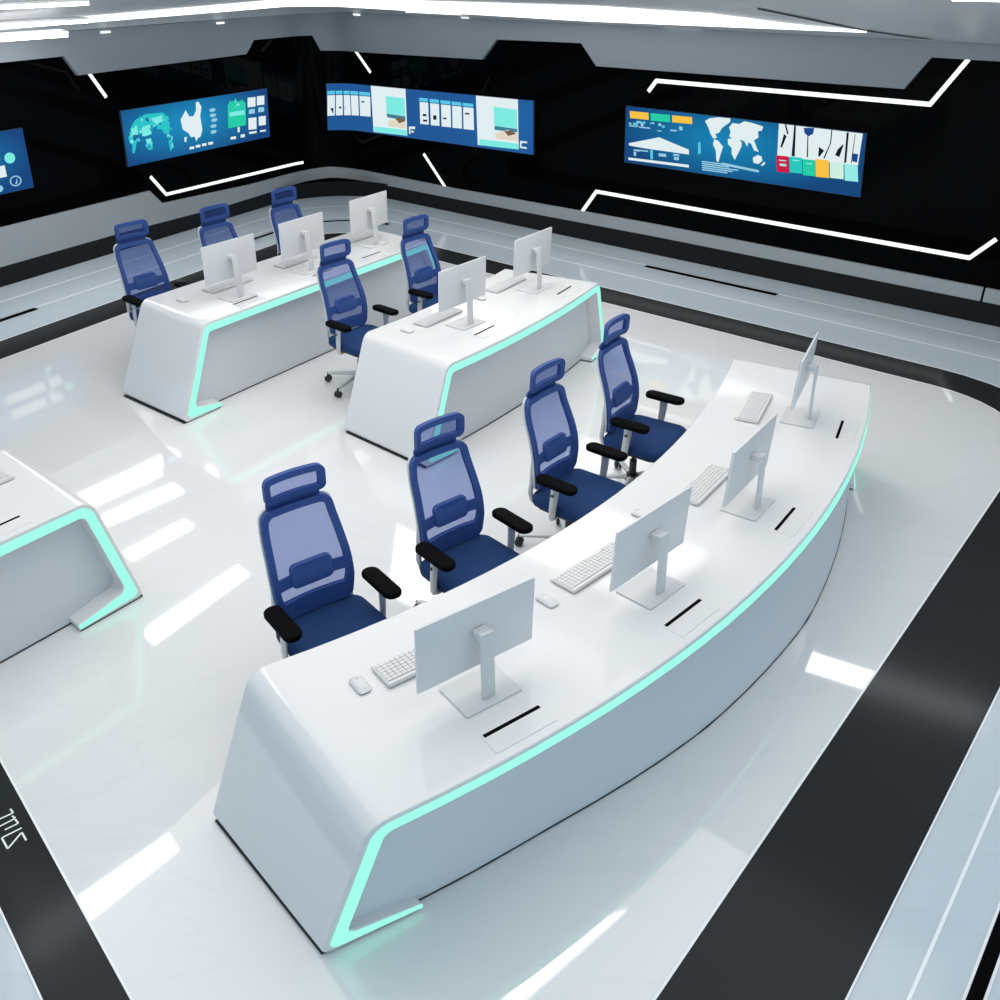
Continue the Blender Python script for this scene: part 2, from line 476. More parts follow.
def cove_ribbon(label, tab, width, s0, s1):
    """lit ribbon let into the cove; tab gives its distance from the wall along the wall"""
    ia = [i for i, s in enumerate(FS) if s0 <= s <= s1]
    A = []; B = []
    for i in ia:
        o = interp(tab, FS[i]); w_ = (interp(width, FS[i]) if isinstance(width, list) else width) * min(1, .15 + (FS[i] - s0) / 2, .15 + (s1 - FS[i]) / 2)
        A.append(frow(o, cove_z(o) - .012)[i]); B.append(frow(o + w_, cove_z(o + w_) - .012)[i])
    mb = MB(); up = lambda P: [(x, y, z + .02) for x, y, z in P]
    V = mb.grid([up(A), A, B, up(B)])
    for k in (0, len(A) - 1): mb.bm.faces.new([V[q][k] for q in range(4)])
    return tag(mb.build('cove_light', M['cove'], angle=30, recalc=True), label, 'ceiling light', 'light ribbons in the ceiling cove')
FS = sorted(set(ss) | {SL + k * .5 for k in range(int((SR - SL) / .5) + 1)} | {7.0 + .25 * k for k in range(9)})
def frow(o, z):
    r = .6; c = C0 + np.linalg.solve(NM, [o + r, o + r]); t = float((c - C0) @ DR); out = []
    for s in FS:
        if s < -TC: p = C0 + DL * (SL + (s - SL) / (-TC - SL) * (-t - SL)) + NL * o
        elif s > TC: p = C0 + DR * (t + (s - TC) / (SR - TC) * (SR - t)) + NR * o
        else:
            a = AL + (AR - AL) * (s + TC) / (2 * TC); p = c + r * np.array([math.cos(a), math.sin(a)])
        out.append((float(p[0]), float(p[1]), z))
    return out
cove_ribbon('broad bright light ribbon sweeping along the ceiling cove', [(-7, .36), (-5.4, .44), (-.9, .62), (2, .52), (5, .42), (8.2, .58)],
            [(-7, .2), (-5.4, .2), (-.9, .28), (2, .42), (5, .60), (6.6, .42), (8.2, .12)], -9.0, 8.4)
mb = MB(); P0, P1 = [], []
for k in range(9):
    f = k / 8; i = min(range(len(FS)), key=lambda j: abs(FS[j] - (7.0 + 2.0 * f))); o = 1.15 - .88 * f
    P0.append(frow(o, cove_z(o) - .006)[i]); P1.append(frow(o + .05, cove_z(o + .05) - .006)[i])
mb.grid([P0, P1]); struct(mb.build('trim_14', M['kick'], smooth=False), 'dark groove running across the ceiling cove at the upper right')
cove_ribbon('thin light ribbon along the lower edge of the ceiling cove', [(-7, .28), (8, .28)], .05, -4.4, -1.6)
cove_ribbon('short thin light ribbon in the cove over the document screen', [(-7, .40), (8, .40)], .05, 1.6, 3.0)
cove_ribbon('short thin light ribbon in the cove over the world map screen', [(-7, .28), (8, .28)], .05, 5.6, 6.9)


# ------------------------------------------------------------------ wall lights
def wall_light(label, pts, w=.037):
    P = [np.array(p) for p in pts]
    a = []; b = []
    for i in range(len(P)):
        ns = []
        for j in (i - 1, i):
            if 0 <= j < len(P) - 1:
                d = P[j + 1] - P[j]; d = d / np.hypot(*d); ns.append(np.array([-d[1], d[0]]))
        n = sum(ns); n = n / np.hypot(*n); k = 1 / max(.5, float(n @ ns[0]))
        a.append(P[i] + n * w / 2 * k); b.append(P[i] - n * w / 2 * k)
    mb = MB(); rows = []
    S = []
    for i in range(len(P) - 1):
        for k in range(13 if abs(P[i + 1][0] - P[i][0]) > 1.5 else 1): S.append((i, k / (13 if abs(P[i + 1][0] - P[i][0]) > 1.5 else 1)))
    S.append((len(P) - 2, 1.0))
    A = [a[i] * (1 - t) + a[i + 1] * t for i, t in S]; B = [b[i] * (1 - t) + b[i + 1] * t for i, t in S]
    V = mb.grid([[W(*p, 0.0) for p in A], [W(*p, .014) for p in A], [W(*p, .014) for p in B], [W(*p, 0.0) for p in B]])
    for k in (0, len(S) - 1): mb.bm.faces.new([V[q][k] for q in range(4)])
    return tag(mb.build('wall_light', M['wled'], smooth=False, recalc=True), label, 'wall light', 'white light lines on the black walls')
wall_light('long white light line with one bent end below the China map screen', [(-3.65, .81), (-3.43, .545), (-.62, .50)])
wall_light('short slanted white light line under the grey fascia above the China map screen', [(-4.35, 2.105), (-4.15, 1.81)])
wall_light('short slanted white light line above the left end of the document screen', [(1.0, 2.07), (1.27, 1.79)])
wall_light('short slanted white light line under the middle of the document screen', [(2.18, .77), (2.55, .35)])
wall_light('long white light line bent at both ends below the world map screen', [(4.98, .375), (5.2, .66), (9.73, .645), (9.93, .87)], .042)
wall_light('long white light line bent at both ends above the world map screen', [(5.92, 1.90), (6.02, 2.02), (9.06, 2.03), (9.32, 2.44)], .042)

# small downlights along the top of the fascia
for i, s in enumerate((-4.07, -2.25, 1.19, 3.21, 5.21, 7.12, 9.02)):
    z = interp(FHI, s) - .035
    mb = MB()
    c = W(s, z, .055); q = W(s + .1, z, .055); rot = Matrix.Rotation(math.atan2(q[1] - c[1], q[0] - c[0]), 3, 'Z')
    mb.box((0, 0, 0), (.13, .03, .022), rot, M['wled'], .004)
    o = mb.build('fascia_spot', M['wled'], smooth=False); o.location = c
    where = ['over the left half of the China map screen', 'over the right end of the China map screen', 'over the left part of the document screen', 'over the right part of the document screen',
             'between the document and world map screens', 'over the middle of the world map screen', 'at the far right beyond the world map screen'][i]
    tag(o, 'tiny white spotlight on the grey fascia, ' + where, 'spotlight', 'spotlights along the fascia')

# ------------------------------------------------------------------ video screens
SCREEN_A = [('teal',[(.039,.665),(.076,.804),(.142,.881),(.196,.87),(.251,.859),(.285,.727),(.284,.531),(.239,.523),(.199,.643),(.163,.565),(.122,.62),(.077,.549)]),('teal',[(.041,.441),(.073,.455),(.049,.228),(.035,.227)]),('teal',[(.12,.427),(.163,.403),(.16,.225),(.135,.23)]),('teal',[(.264,.443),(.291,.395),(.285,.166),(.268,.126)]),('teal',[(.24,.555),(.283,.515),(.27,.44),(.238,.491)]),('teal',[(.024,.547),(.05,.532),(.049,.421),(.025,.435)]),('aqua',[(.044,.663),(.082,.69),(.082,.546),(.043,.552)]),('aqua',[(.108,.66),(.166,.686),(.156,.601),(.167,.514),(.128,.488),(.105,.501)]),('aqua',[(.171,.786),(.227,.806),(.246,.715),(.2,.659)]),('aqua',[(.126,.44),(.156,.423),(.15,.345),(.128,.351)]),('white',[(.357,.674),(.397,.835),(.416,.709),(.444,.695),(.466,.801),(.47,.948),(.488,.956),(.505,.848),(.49,.672),(.495,.416),(.479,.289),(.457,.267),(.446,.205),(.438,.312),(.414,.308),(.4,.394),(.364,.487)]),('white',[(.369,.334),(.387,.334),(.377,.239),(.366,.252)]),('pale',[(.556,.756),(.569,.79),(.595,.781),(.602,.747),(.586,.717),(.562,.726)]),('pale',[(.555,.655),(.568,.689),(.595,.679),(.601,.645),(.586,.616),(.561,.625)]),('pale',[(.562,.56),(.575,.594),(.602,.584),(.608,.549),(.592,.52),(.568,.529)]),('pale',[(.552,.446),(.566,.479),(.592,.469),(.598,.434),(.583,.405),(.559,.415)]),('pale',[(.549,.335),(.562,.368),(.589,.357),(.595,.323),(.579,.294),(.555,.304)]),('white',[(.396,.133),(.427,.128),(.426,.078),(.394,.083)]),('white',[(.438,.142),(.47,.137),(.469,.086),(.437,.092)]),('white',[(.483,.146),(.515,.141),(.513,.091),(.481,.096)]),('white',[(.527,.148),(.56,.143),(.559,.092),(.526,.097)]),('green',[(.69,.793),(.711,.886),(.721,.795),(.752,.918),(.765,.798),(.799,.862),(.823,.782),(.815,.34),(.68,.342)]),('aqua',[(.698,.651),(.813,.647),(.811,.56),(.697,.566)]),('white',[(.842,.877),(.903,.869),(.898,.678),(.837,.687)]),('white',[(.914,.876),(.973,.868),(.968,.686),(.909,.695)]),('white',[(.836,.47),(.899,.458),(.893,.218),(.83,.232)]),('white',[(.917,.464),(.973,.453),(.968,.265),(.912,.277)]),('pale',[(.845,.641),(.891,.634),(.888,.543),(.842,.551)]),('pale',[(.918,.648),(.964,.641),(.962,.542),(.915,.55)]),('white',[(.833,.188),(.892,.179),(.891,.136),(.832,.145)]),('white',[(.919,.176),(.966,.169),(.965,.133),(.918,.14)]),('white',[(.69,.162),(.731,.155),(.729,.103),(.689,.11)]),('white',[(.767,.167),(.799,.163),(.798,.103),(.765,.108)]),('white',[(.748,.329),(.765,.327),(.762,.223),(.746,.225)])]
SCREEN_B = [('cyan',[(.004,.846),(.048,.85),(.047,.777),(.003,.772)]),('white',[(.004,.753),(.048,.758),(.041,.321),(-.003,.313)]),('cyan',[(.054,.847),(.094,.851),(.093,.779),(.053,.775)]),('white',[(.054,.756),(.094,.76),(.088,.326),(.047,.319)]),('cyan',[(.102,.849),(.144,.853),(.143,.781),(.101,.777)]),('white',[(.102,.758),(.144,.762),(.139,.332),(.096,.324)]),('cyan',[(.15,.85),(.197,.855),(.197,.784),(.149,.779)]),('white',[(.15,.76),(.197,.765),(.193,.339),(.145,.33)]),('cyan',[(.203,.852),(.253,.857),(.253,.786),(.202,.781)]),('white',[(.203,.763),(.254,.768),(.249,.346),(.199,.337)]),('white',[(.261,1.003),(.436,1.003),(.433,.037),(.259,.024)]),('aqua',[(.335,.819),(.428,.81),(.428,.453),(.334,.451)]),('sea',[(.334,.451),(.428,.444),(.428,.352),(.335,.377)]),('sand',[(.337,.298),(.385,.365),(.429,.338),(.429,.185),(.341,.182)]),('aqua',[(.265,.147),(.432,.158),(.433,.037),(.261,.03)]),('brown',[(.374,.384),(.408,.407),(.427,.342),(.396,.281)]),('white',[(.443,.238),(.475,.253),(.472,.196),(.45,.195),(.449,.083),(.442,.088)]),('white',[(.454,.16),(.467,.156),(.465,.118),(.454,.122)]),('cyan',[(.5,.854),(.542,.854),(.542,.787),(.5,.786)]),('white',[(.502,.769),(.543,.77),(.541,.328),(.5,.323)]),('cyan',[(.551,.85),(.593,.851),(.593,.784),(.55,.783)]),('white',[(.552,.766),(.594,.767),(.592,.329),(.551,.324)]),('cyan',[(.601,.846),(.646,.847),(.646,.781),(.601,.78)]),('white',[(.603,.763),(.647,.764),(.646,.33),(.602,.325)]),('cyan',[(.652,.843),(.696,.843),(.696,.778),(.652,.777)]),('white',[(.654,.76),(.697,.761),(.696,.331),(.653,.326)]),('cyan',[(.702,.839),(.749,.84),(.749,.775),(.702,.774)]),('white',[(.704,.757),(.75,.759),(.75,.332),(.703,.327)]),('white',[(.762,1.009),(.939,1.007),(.941,.066),(.765,.047)]),('aqua',[(.837,.824),(.934,.81),(.936,.463),(.839,.462)]),('sea',[(.839,.462),(.936,.455),(.936,.387),(.84,.385)]),('sand',[(.843,.317),(.894,.414),(.938,.363),(.938,.218),(.843,.218)]),('brown',[(.88,.386),(.912,.41),(.931,.359),(.898,.301)]),('aqua',[(.772,.169),(.939,.176),(.94,.065),(.772,.046)]),('white',[(.947,.236),(.976,.238),(.977,.208),(.955,.201),(.951,.131),(.975,.127),(.974,.097),(.946,.099)]),('ink',[(.013,.477),(.035,.481),(.033,.333),(.011,.329)]),('ink',[(.064,.507),(.082,.51),(.082,.471),(.063,.467)]),('ink',[(.104,.512),(.121,.516),(.121,.443),(.103,.439)]),('ink',[(.21,.658),(.225,.66),(.224,.631),(.21,.629)]),('ink',[(.515,.535),(.533,.538),(.532,.493),(.514,.489)]),('ink',[(.514,.421),(.534,.425),(.534,.384),(.514,.38)]),('ink',[(.564,.532),(.58,.535),(.579,.445),(.564,.442)]),('ink',[(.61,.507),(.626,.51),(.626,.479),(.61,.476)]),('ink',[(.712,.65),(.731,.654),(.731,.623),(.711,.619)])]
SCREEN_C = [('amber',[(.019,.924),(.109,.931),(.111,.809),(.022,.801)]),('amber',[(.218,.935),(.308,.942),(.31,.826),(.22,.818)]),('green',[(.118,.929),(.208,.936),(.211,.811),(.121,.802)]),('white',[(.02,.356),(.164,.531),(.301,.385),(.303,.302),(.091,.303),(.021,.316)]),('white',[(.02,.098),(.304,.122),(.306,.074),(.021,.053)]),('pale',[(.053,.766),(.068,.768),(.069,.732),(.053,.731)]),('pale',[(.156,.77),(.17,.772),(.171,.728),(.157,.727)]),('pale',[(.252,.764),(.267,.765),(.269,.7),(.254,.699)]),('pale',[(.018,.674),(.06,.679),(.061,.661),(.018,.656)]),('pale',[(.066,.675),(.12,.68),(.12,.658),(.067,.653)]),('pale',[(.044,.26),(.074,.264),(.075,.233),(.045,.229)]),('pale',[(.045,.215),(.057,.217),(.058,.145),(.046,.143)]),('pale',[(.068,.263),(.114,.27),(.114,.248),(.069,.241)]),('pale',[(.164,.251),(.199,.256),(.2,.203),(.165,.198)]),('pale',[(.232,.278),(.259,.282),(.26,.247),(.232,.243)]),('pale',[(.235,.226),(.258,.23),(.259,.177),(.236,.174)]),('pale',[(.153,.65),(.173,.652),(.174,.635),(.154,.633)]),('pale',[(.213,.692),(.242,.695),(.243,.669),(.214,.666)]),('cyan',[(.124,.293),(.136,.294),(.139,.126),(.127,.124)]),('cyan',[(.341,.524),(.35,.55),(.356,.357),(.344,.32)]),('white',[(.366,.904),(.384,.955),(.422,.99),(.474,.996),(.46,.896),(.44,.819),(.43,.741),(.413,.711),(.421,.651),(.406,.63),(.393,.702),(.382,.804)]),('white',[(.411,.624),(.429,.599),(.45,.515),(.44,.358),(.434,.237),(.425,.263),(.42,.434),(.406,.535)]),('white',[(.47,.846),(.484,.925),(.512,.921),(.532,.973),(.564,.963),(.61,.926),(.606,.857),(.591,.841),(.594,.737),(.577,.686),(.591,.566),(.6,.507),(.581,.519),(.567,.618),(.555,.646),(.551,.567),(.537,.653),(.516,.668),(.528,.619),(.523,.561),(.496,.658),(.473,.698),(.478,.777)]),('white',[(.468,.653),(.49,.681),(.514,.654),(.529,.577),(.517,.455),(.503,.318),(.488,.414),(.487,.512),(.47,.568)]),('white',[(.577,.397),(.597,.455),(.613,.437),(.617,.367),(.601,.303),(.581,.318)]),('white',[(.625,.359),(.63,.328),(.617,.278),(.612,.292)]),('white',[(.443,.957),(.472,1.013),(.474,.937),(.456,.878)]),('pale',[(.362,.224),(.449,.228),(.45,.206),(.362,.202)]),('pale',[(.362,.189),(.48,.195),(.481,.173),(.363,.168)]),('pale',[(.363,.155),(.52,.162),(.52,.141),(.364,.133)]),('pale',[(.364,.12),(.496,.127),(.497,.105),(.365,.098)]),('pale',[(.365,.085),(.475,.091),(.475,.07),(.365,.063)]),('pale',[(.449,.246),(.606,.203),(.606,.164),(.45,.203)]),('white',[(.672,1.005),(.988,.994),(.982,.496),(.675,.479)]),('ink',[(.732,1.001),(.739,1.0),(.744,.508),(.731,.509)]),('ink',[(.784,.996),(.787,.998),(.795,.527),(.79,.524)]),('ink',[(.873,.998),(.877,.996),(.877,.796),(.858,.54),(.853,.541),(.873,.794)]),('ink',[(.93,.986),(.938,.986),(.939,.514),(.931,.514)]),('ink',[(.695,.85),(.706,.814),(.691,.618),(.685,.636)]),('ink',[(.701,1.01),(.713,.859),(.707,.848),(.695,.995)]),('ink',[(.96,.98),(.962,.982),(.96,.656),(.959,.525),(.956,.523),(.957,.675)]),('ink',[(.903,.708),(.921,.798),(.923,.783),(.912,.589),(.896,.614)]),('ink',[(.833,.712),(.854,.662),(.837,.549),(.833,.564)]),('navy',[(.769,.977),(.809,.996),(.807,.905),(.79,.855),(.774,.897)]),('navy',[(.959,.676),(.979,.674),(.978,.543),(.96,.554)]),('red',[(.671,.49),(.72,.496),(.728,.23),(.678,.222)]),('aquag',[(.723,.497),(.772,.503),(.779,.247),(.73,.239)]),('green',[(.775,.486),(.822,.493),(.829,.234),(.782,.226)]),('amber',[(.823,.513),(.874,.519),(.882,.238),(.831,.229)]),('mint',[(.878,.497),(.929,.503),(.936,.252),(.885,.244)]),('palecyan',[(.932,.497),(.981,.504),(.989,.242),(.94,.234)]),('palecyan',[(.683,.424),(.712,.428),(.712,.412),(.684,.408)]),('palecyan',[(.687,.363),(.713,.367),(.714,.329),(.688,.326)]),('palecyan',[(.737,.454),(.763,.457),(.763,.441),(.737,.437)]),('palecyan',[(.792,.433),(.812,.436),(.813,.419),(.792,.417)]),('palecyan',[(.946,.464),(.966,.467),(.966,.451),(.946,.448)]),('palecyan',[(.948,.403),(.97,.407),(.972,.358),(.949,.355)]),('palecyan',[(.951,.302),(.978,.306),(.978,.29),(.951,.286)])]
def circle(cx, cy, rx, ry, n=14): return [(cx + rx * math.cos(2 * PI * k / n), cy + ry * math.sin(2 * PI * k / n)) for k in range(n)]
SCREEN_D = [('white', [(.80, .56), (.87, .57), (.87, .75), (.80, .75)]), ('white', [(.82, .27), (.885, .27), (.885, .46), (.82, .46)]), ('white', [(.60, .56), (.78, .56), (.78, .75), (.60, .75)]),
            ('white', [(.60, .27), (.80, .27), (.80, .46), (.60, .46)]), ('aqua', circle(.915, .56, .025, .09)), ('pale', circle(.92, .17, .028, .09)), ('navy', circle(.92, .17, .022, .07)),
            ('pale', [(.915, .12), (.93, .22), (.925, .12)]), ('aqua', [(.80, .49), (.84, .49), (.835, .54), (.81, .54)]), ('pale', [(.82, .18), (.845, .18), (.845, .22), (.82, .22)]),
            ('pale', circle(.835, .10, .022, .06)), ('cyan', [(.10, .3), (.5, .35), (.5, .7), (.1, .6)])]

import random
RND = random.Random(4)
def speckle(regions, cols, n):
    out = []
    for _ in range(n):
        cx, cy, rx, ry = RND.choice(regions); a = RND.uniform(0, 2 * PI); d = math.sqrt(RND.random())
        x, y = cx + rx * d * math.cos(a), cy + ry * d * math.sin(a); s_ = RND.uniform(.003, .011); k = RND.randint(4, 6)
        out.append((RND.choice(cols), [(x + s_ * RND.uniform(.6, 1.3) * math.cos(2 * PI * q / k), y + 3.4 * s_ * RND.uniform(.6, 1.3) * math.sin(2 * PI * q / k)) for q in range(k)]))
    return out
SCREEN_A = SCREEN_A[:6] + speckle([(.12, .70, .08, .14), (.22, .72, .07, .14), (.17, .60, .10, .10), (.06, .5, .03, .12), (.28, .4, .02, .2), (.14, .36, .02, .1)], ['teal', 'aqua', 'green', 'cyan', 'scrb'], 90) + SCREEN_A[6:] + speckle([(.755, .72, .045, .16)], ['aqua', 'teal'], 22)
SCREEN_C = SCREEN_C + speckle([(.10, .73, .09, .05)], ['cyan', 'pale'], 14)
def video_screen(label, quad, base, content, warp=((0, 0), (1, 1))):
    """quad: s,z of the corners TL TR BR BL"""
    Q = [np.array(q) for q in quad]
    def at(u, v, off):
        u = u if u < 0 or u > 1 else interp(warp, u)
        p = (Q[3] * (1 - u) + Q[2] * u) * (1 - v) + (Q[0] * (1 - u) + Q[1] * u) * v
        return W(float(p[0]), float(p[1]), off)
    org = Vector(at(.5, 0, 0))
    root = thing('video_screen', label, 'screen', org)
    us = [k / 40 for k in range(41)]
    mb = MB(); e = .006; eu = e * .25
    V = mb.grid([[at(u * (1 + 2 * eu) - eu, -e, 0.006) for u in us], [at(u * (1 + 2 * eu) - eu, -e, .035) for u in us],
                 [at(u * (1 + 2 * eu) - eu, 1 + e, .035) for u in us], [at(u * (1 + 2 * eu) - eu, 1 + e, 0.006) for u in us]])
    for k in (0, 40): mb.bm.faces.new([V[q][k] for q in range(4)])
    mb.build('housing', M['bezel'], root, smooth=False, org=org, recalc=True)
    mb = MB(); uvl = mb.bm.loops.layers.uv.new('UVMap'); i0 = mb.mi(base)
    for k in range(40):
        vs = [mb.bm.verts.new(at(u, v, .037)) for u, v in ((us[k], 0), (us[k + 1], 0), (us[k + 1], 1), (us[k], 1))]
        f = mb.bm.faces.new(vs); f.material_index = i0
        for l, (u, v) in zip(f.loops, ((us[k], 0), (us[k + 1], 0), (us[k + 1], 1), (us[k], 1))): l[uvl].uv = (u, v)
    for j, (c, pts) in enumerate(content):
        mb.poly([at(min(1, max(0, u)), min(1, max(0, v)), .041 + j * .00004) for u, v in pts], M['s_' + c])
    d = mb.build('display', None, root, smooth=False, org=org, recalc=False)
    return root
video_screen('wide blue screen with a teal world map and a white map of China', [(-4.0, 1.64), (-1.43, 1.625), (-1.42, .98), (-4.0, .995)], M['scr_a'], SCREEN_A)
video_screen('blue screen with white tiles and round icons, cut off by the left picture edge', [(-7.95, 1.63), (-5.34, 1.63), (-5.34, 1.0), (-7.95, 1.0)], M['scr_a'], SCREEN_D)
video_screen('wide blue screen showing white document columns beside two white pages with beach pictures', [(.10, 1.60), (4.25, 1.66), (4.22, 1.0), (.03, .945)], M['scr_b'], SCREEN_B, ((0, 0), (.25, .2734), (1, 1)))
video_screen('wide blue screen with a white world map, yellow tabs and six coloured columns', [(5.64, 1.72), (8.51, 1.71), (8.55, 1.08), (5.63, 1.08)], M['scr_c'], SCREEN_C)

# ------------------------------------------------------------------ desks
DESK_H = .75
def desk_outline(L, slant, foot, t=.072):
    """matching outer and inner outlines of the bent shell in (along, height)"""
    hgt = DESK_H
    def fillet(P, rad, n):
        out = [np.array(P[0], float)]
        for i in range(1, len(P) - 1):
            a, b, c = (np.array(P[j], float) for j in (i - 1, i, i + 1))
            u = (a - b) / np.hypot(*(a - b)); w = (c - b) / np.hypot(*(c - b))
            half = math.acos(max(-1, min(1, float(u @ w)))) / 2
            r = rad[i - 1]; d = r / math.tan(half); cen = b + (u + w) / np.hypot(*(u + w)) * r / math.sin(half)
            p0 = b + u * d; p1 = b + w * d
            a0 = math.atan2(*(p0 - cen)[::-1]); a1 = math.atan2(*(p1 - cen)[::-1])
            while a1 - a0 > PI: a1 -= 2 * PI
            while a1 - a0 < -PI: a1 += 2 * PI
            for k in range(n + 1):
                q = a0 + (a1 - a0) * k / n; out.append(cen + r * np.array([math.cos(q), math.sin(q)]))
        out.append(np.array(P[-1], float))
        return out
    z0 = .011
    k = slant / hgt
    O = [(foot, z0), (0, z0), (slant, hgt), (L - slant, hgt), (L, z0), (L - foot, z0)]
    tt = t * math.hypot(1, k)            # horizontal thickness of the slanted ends
    ib = z0 + t * 1.15
    I = [(foot, z0 + .040), (tt + k * (ib - z0), ib), (tt + k * (hgt - t - z0), hgt - t), (L - tt - k * (hgt - t - z0), hgt - t), (L - tt - k * (ib - z0), ib), (L - foot, z0 + .040)]
    return fillet(O, (.03, .10, .10, .03), 6), fillet(I, (.045, .045, .045, .045), 6)

def make_desk(label, fmap, L, slant, foot, r0, r1, org, flaps, curved, t=.08, recess=.115):
    """fmap(s, r) -> floor point; r runs from the chair side r0 to the front r1"""
    root = thing('control_desk', label, 'desk', (org[0], org[1], 0), 0, 'white control desks with mint light lines')
    O, I = desk_outline(L, slant, foot, t)
    def dense(P):
        out = []
        for i, (a, b) in enumerate(zip(P, P[1:])):
            n = 24 if (curved and abs(b[0] - a[0]) > 1) else 1
            for k in range(n): out.append(a + (b - a) * k / n)
        out.append(P[-1]); return out
    O = dense(O); I = dense(I)
    def pt(p, r): q = fmap(p[0], r, p[1]); return (q[0], q[1], float(p[1]))
    mb = MB()
    rings = [[pt(p, r1) for p in O], [pt(p, r1) for p in I], [pt(p, r0) for p in I], [pt(p, r0) for p in O]]
    V = mb.grid(rings + [rings[0]])
    for k in (0, len(O) - 1): mb.bm.faces.new([V[q][k] for q in range(4)])
    bmesh.ops.remove_doubles(mb.bm, verts=mb.bm.verts, dist=1e-5)
    body = mb.build('desk_shell', M['desk'], root, org=(*org, 0), recalc=True, angle=38)
    bv = body.modifiers.new('bevel', 'BEVEL'); bv.width = .007; bv.segments = 2; bv.limit_method = 'ANGLE'; bv.angle_limit = R(50)
    # light line let into the front edge
    mb = MB()
    dr = 1 if r1 > r0 else -1
    mix = lambda a, b, f: a + (b - a) * f
    lo = [mix(a, b, .29) for a, b in zip(O, I)]; hi = [mix(a, b, .95) for a, b in zip(O, I)]
    n = len(lo)
    trim = slice(0, n)
    A = [pt(p, r1 + .001 * dr) for p in lo]; A2 = [pt(p, r1 + .004 * dr) for p in lo]; B2 = [pt(p, r1 + .004 * dr) for p in hi]; B = [pt(p, r1 + .001 * dr) for p in hi]
    mb.grid([A, A2, B2, B])
    mb.build('light_strip', M['led'], root, org=(*org, 0), smooth=False, recalc=True)
    # recessed front panel
    rp = r1 - recess * dr
    k = slant / DESK_H
    nn = 24 if curved else 1
    top = DESK_H - .05
    mb = MB()
    def prow(z, r, e):
        s0 = k * z + .03; s1 = L - k * z - .03
        return [pt((s0 + (s1 - s0) * q / nn, z), r) for q in range(nn + 1)]
    V = mb.grid([prow(.011, rp - .02 * dr, 0), prow(.011, rp, 0), prow(top, rp, 0), prow(top, rp - .02 * dr, 0)])
    mb.build('front_panel', M['panel'], root, org=(*org, 0), recalc=True, angle=30)
    # dark plinth under shell feet and panel
    mb = MB()
    def slab(s0, s1, ra, rb, n):
        a = [pt((s0 + (s1 - s0) * q / n, .011), ra) for q in range(n + 1)]; b = [pt((s0 + (s1 - s0) * q / n, .011), rb) for q in range(n + 1)]
        dn = lambda P: [(x, y, .002) for x, y, z in P]
        V = mb.grid([a, b, dn(b), dn(a), a])
        for kk in (0, n): mb.bm.faces.new([V[q][kk] for q in range(4)])
    slab(.008, foot - .006, r0 + .02 * dr, r1 - .012 * dr, 3); slab(L - foot + .006, L - .008, r0 + .008 * dr, r1 - .004 * dr, 3)
    slab(foot - .006, L - foot + .006, rp - .02 * dr, rp + .003 * dr, nn)
    bmesh.ops.remove_doubles(mb.bm, verts=mb.bm.verts, dist=1e-5)
    mb.build('plinth', M['plinth'], root, org=(*org, 0), smooth=False, recalc=True)
    # cable flaps in the worktop
    for (x, y, yaw) in flaps:
        c = Vector((x - org[0], y - org[1], DESK_H))
        rot = Matrix.Rotation(yaw, 4, 'Z')
        mb = MB(); mb.prism(rrect(.145, .056, .006, 2), -.006, .0035, bev=.001, seg=1)
        f = mb.build('cable_flap', M['desk'], root, smooth=False); f.matrix_local = Matrix.Translation(c) @ rot
        mb = MB(); mb.prism(rrect(.135, .0085, .002, 2, 0, .042), .0, .0045)
        sl = mb.build('cable_slot', M['slot'], f, smooth=False); sl['label'] = 'black slot'
    return root

CA = np.array([-3.988, 8.004])
RA0, RA1, RAM = 5.90, 6.885, 6.39
TA0 = R(-60.7); TA1 = R(-15.9); LA = (TA1 - TA0) * RAM
BULGE = [(0, -.135), (.2, -.09), (.39, .02), (.6, .08), (.9, .04), (1.0, 0)]
def map_a(s, r, z=DESK_H):
    f = (RA1 - r) / (RA1 - RA0); u = s / LA
    a = TA0 + s / RAM
    a += R(-1.95 + .75 * z / DESK_H) * f * max(0, 1 - s / 1.1) + (R(-.7) * (1 - f) + R(1.5) * f) * max(0, 1 - (LA - s) / 1.1)
    r += .055 * f * max(0, 1 - (LA - s) / 1.2)
    r += interp(BULGE, u) * (1 - z / DESK_H) * (1 - f)
    return (float(CA[0] + r * math.cos(a)), float(CA[1] + r * math.sin(a)))
def pol(r, deg): a = R(deg); return (float(CA[0] + r * math.cos(a)), float(CA[1] + r * math.sin(a)))
def line_map(f0, d, e, lean=0.0):
    f0 = np.array(f0); d = unit(d); e = unit(e)
    return lambda s, r, z=0: tuple(float(x) for x in f0 + d * (s + lean * r / .9 * z / DESK_H * max(0, 1 - s)) + e * r)

flap_a = [(*pol(6.785, a), R(a + 90)) for a in (-53.25, -44.5, -35.7, -25.4)]
# flap's slot lies on its chair side: local +y points to the chairs
make_desk('long curved white desk in front with four workstations', map_a, LA, .19, .40, RA0, RA1, map_a(LA / 2, 6.4),
          flap_a, True, .075, .05)
DB, EB = unit((.557, .8305)), unit((-.785, .62))
map_b = line_map((-2.555, 6.70), DB, EB, .06)
yaw_b = math.atan2(DB[1], DB[0])
def on_b(s, r): return map_b(s, r)
flap_b = [(*map_b(s_, .105), yaw_b) for s_ in (.93, 1.87, 2.55)]
make_desk('straight white desk at the back with three workstations, nearest the left wall', map_b, 3.64, .35, .40, .90, 0.0, map_b(1.78, .45), flap_b, False)
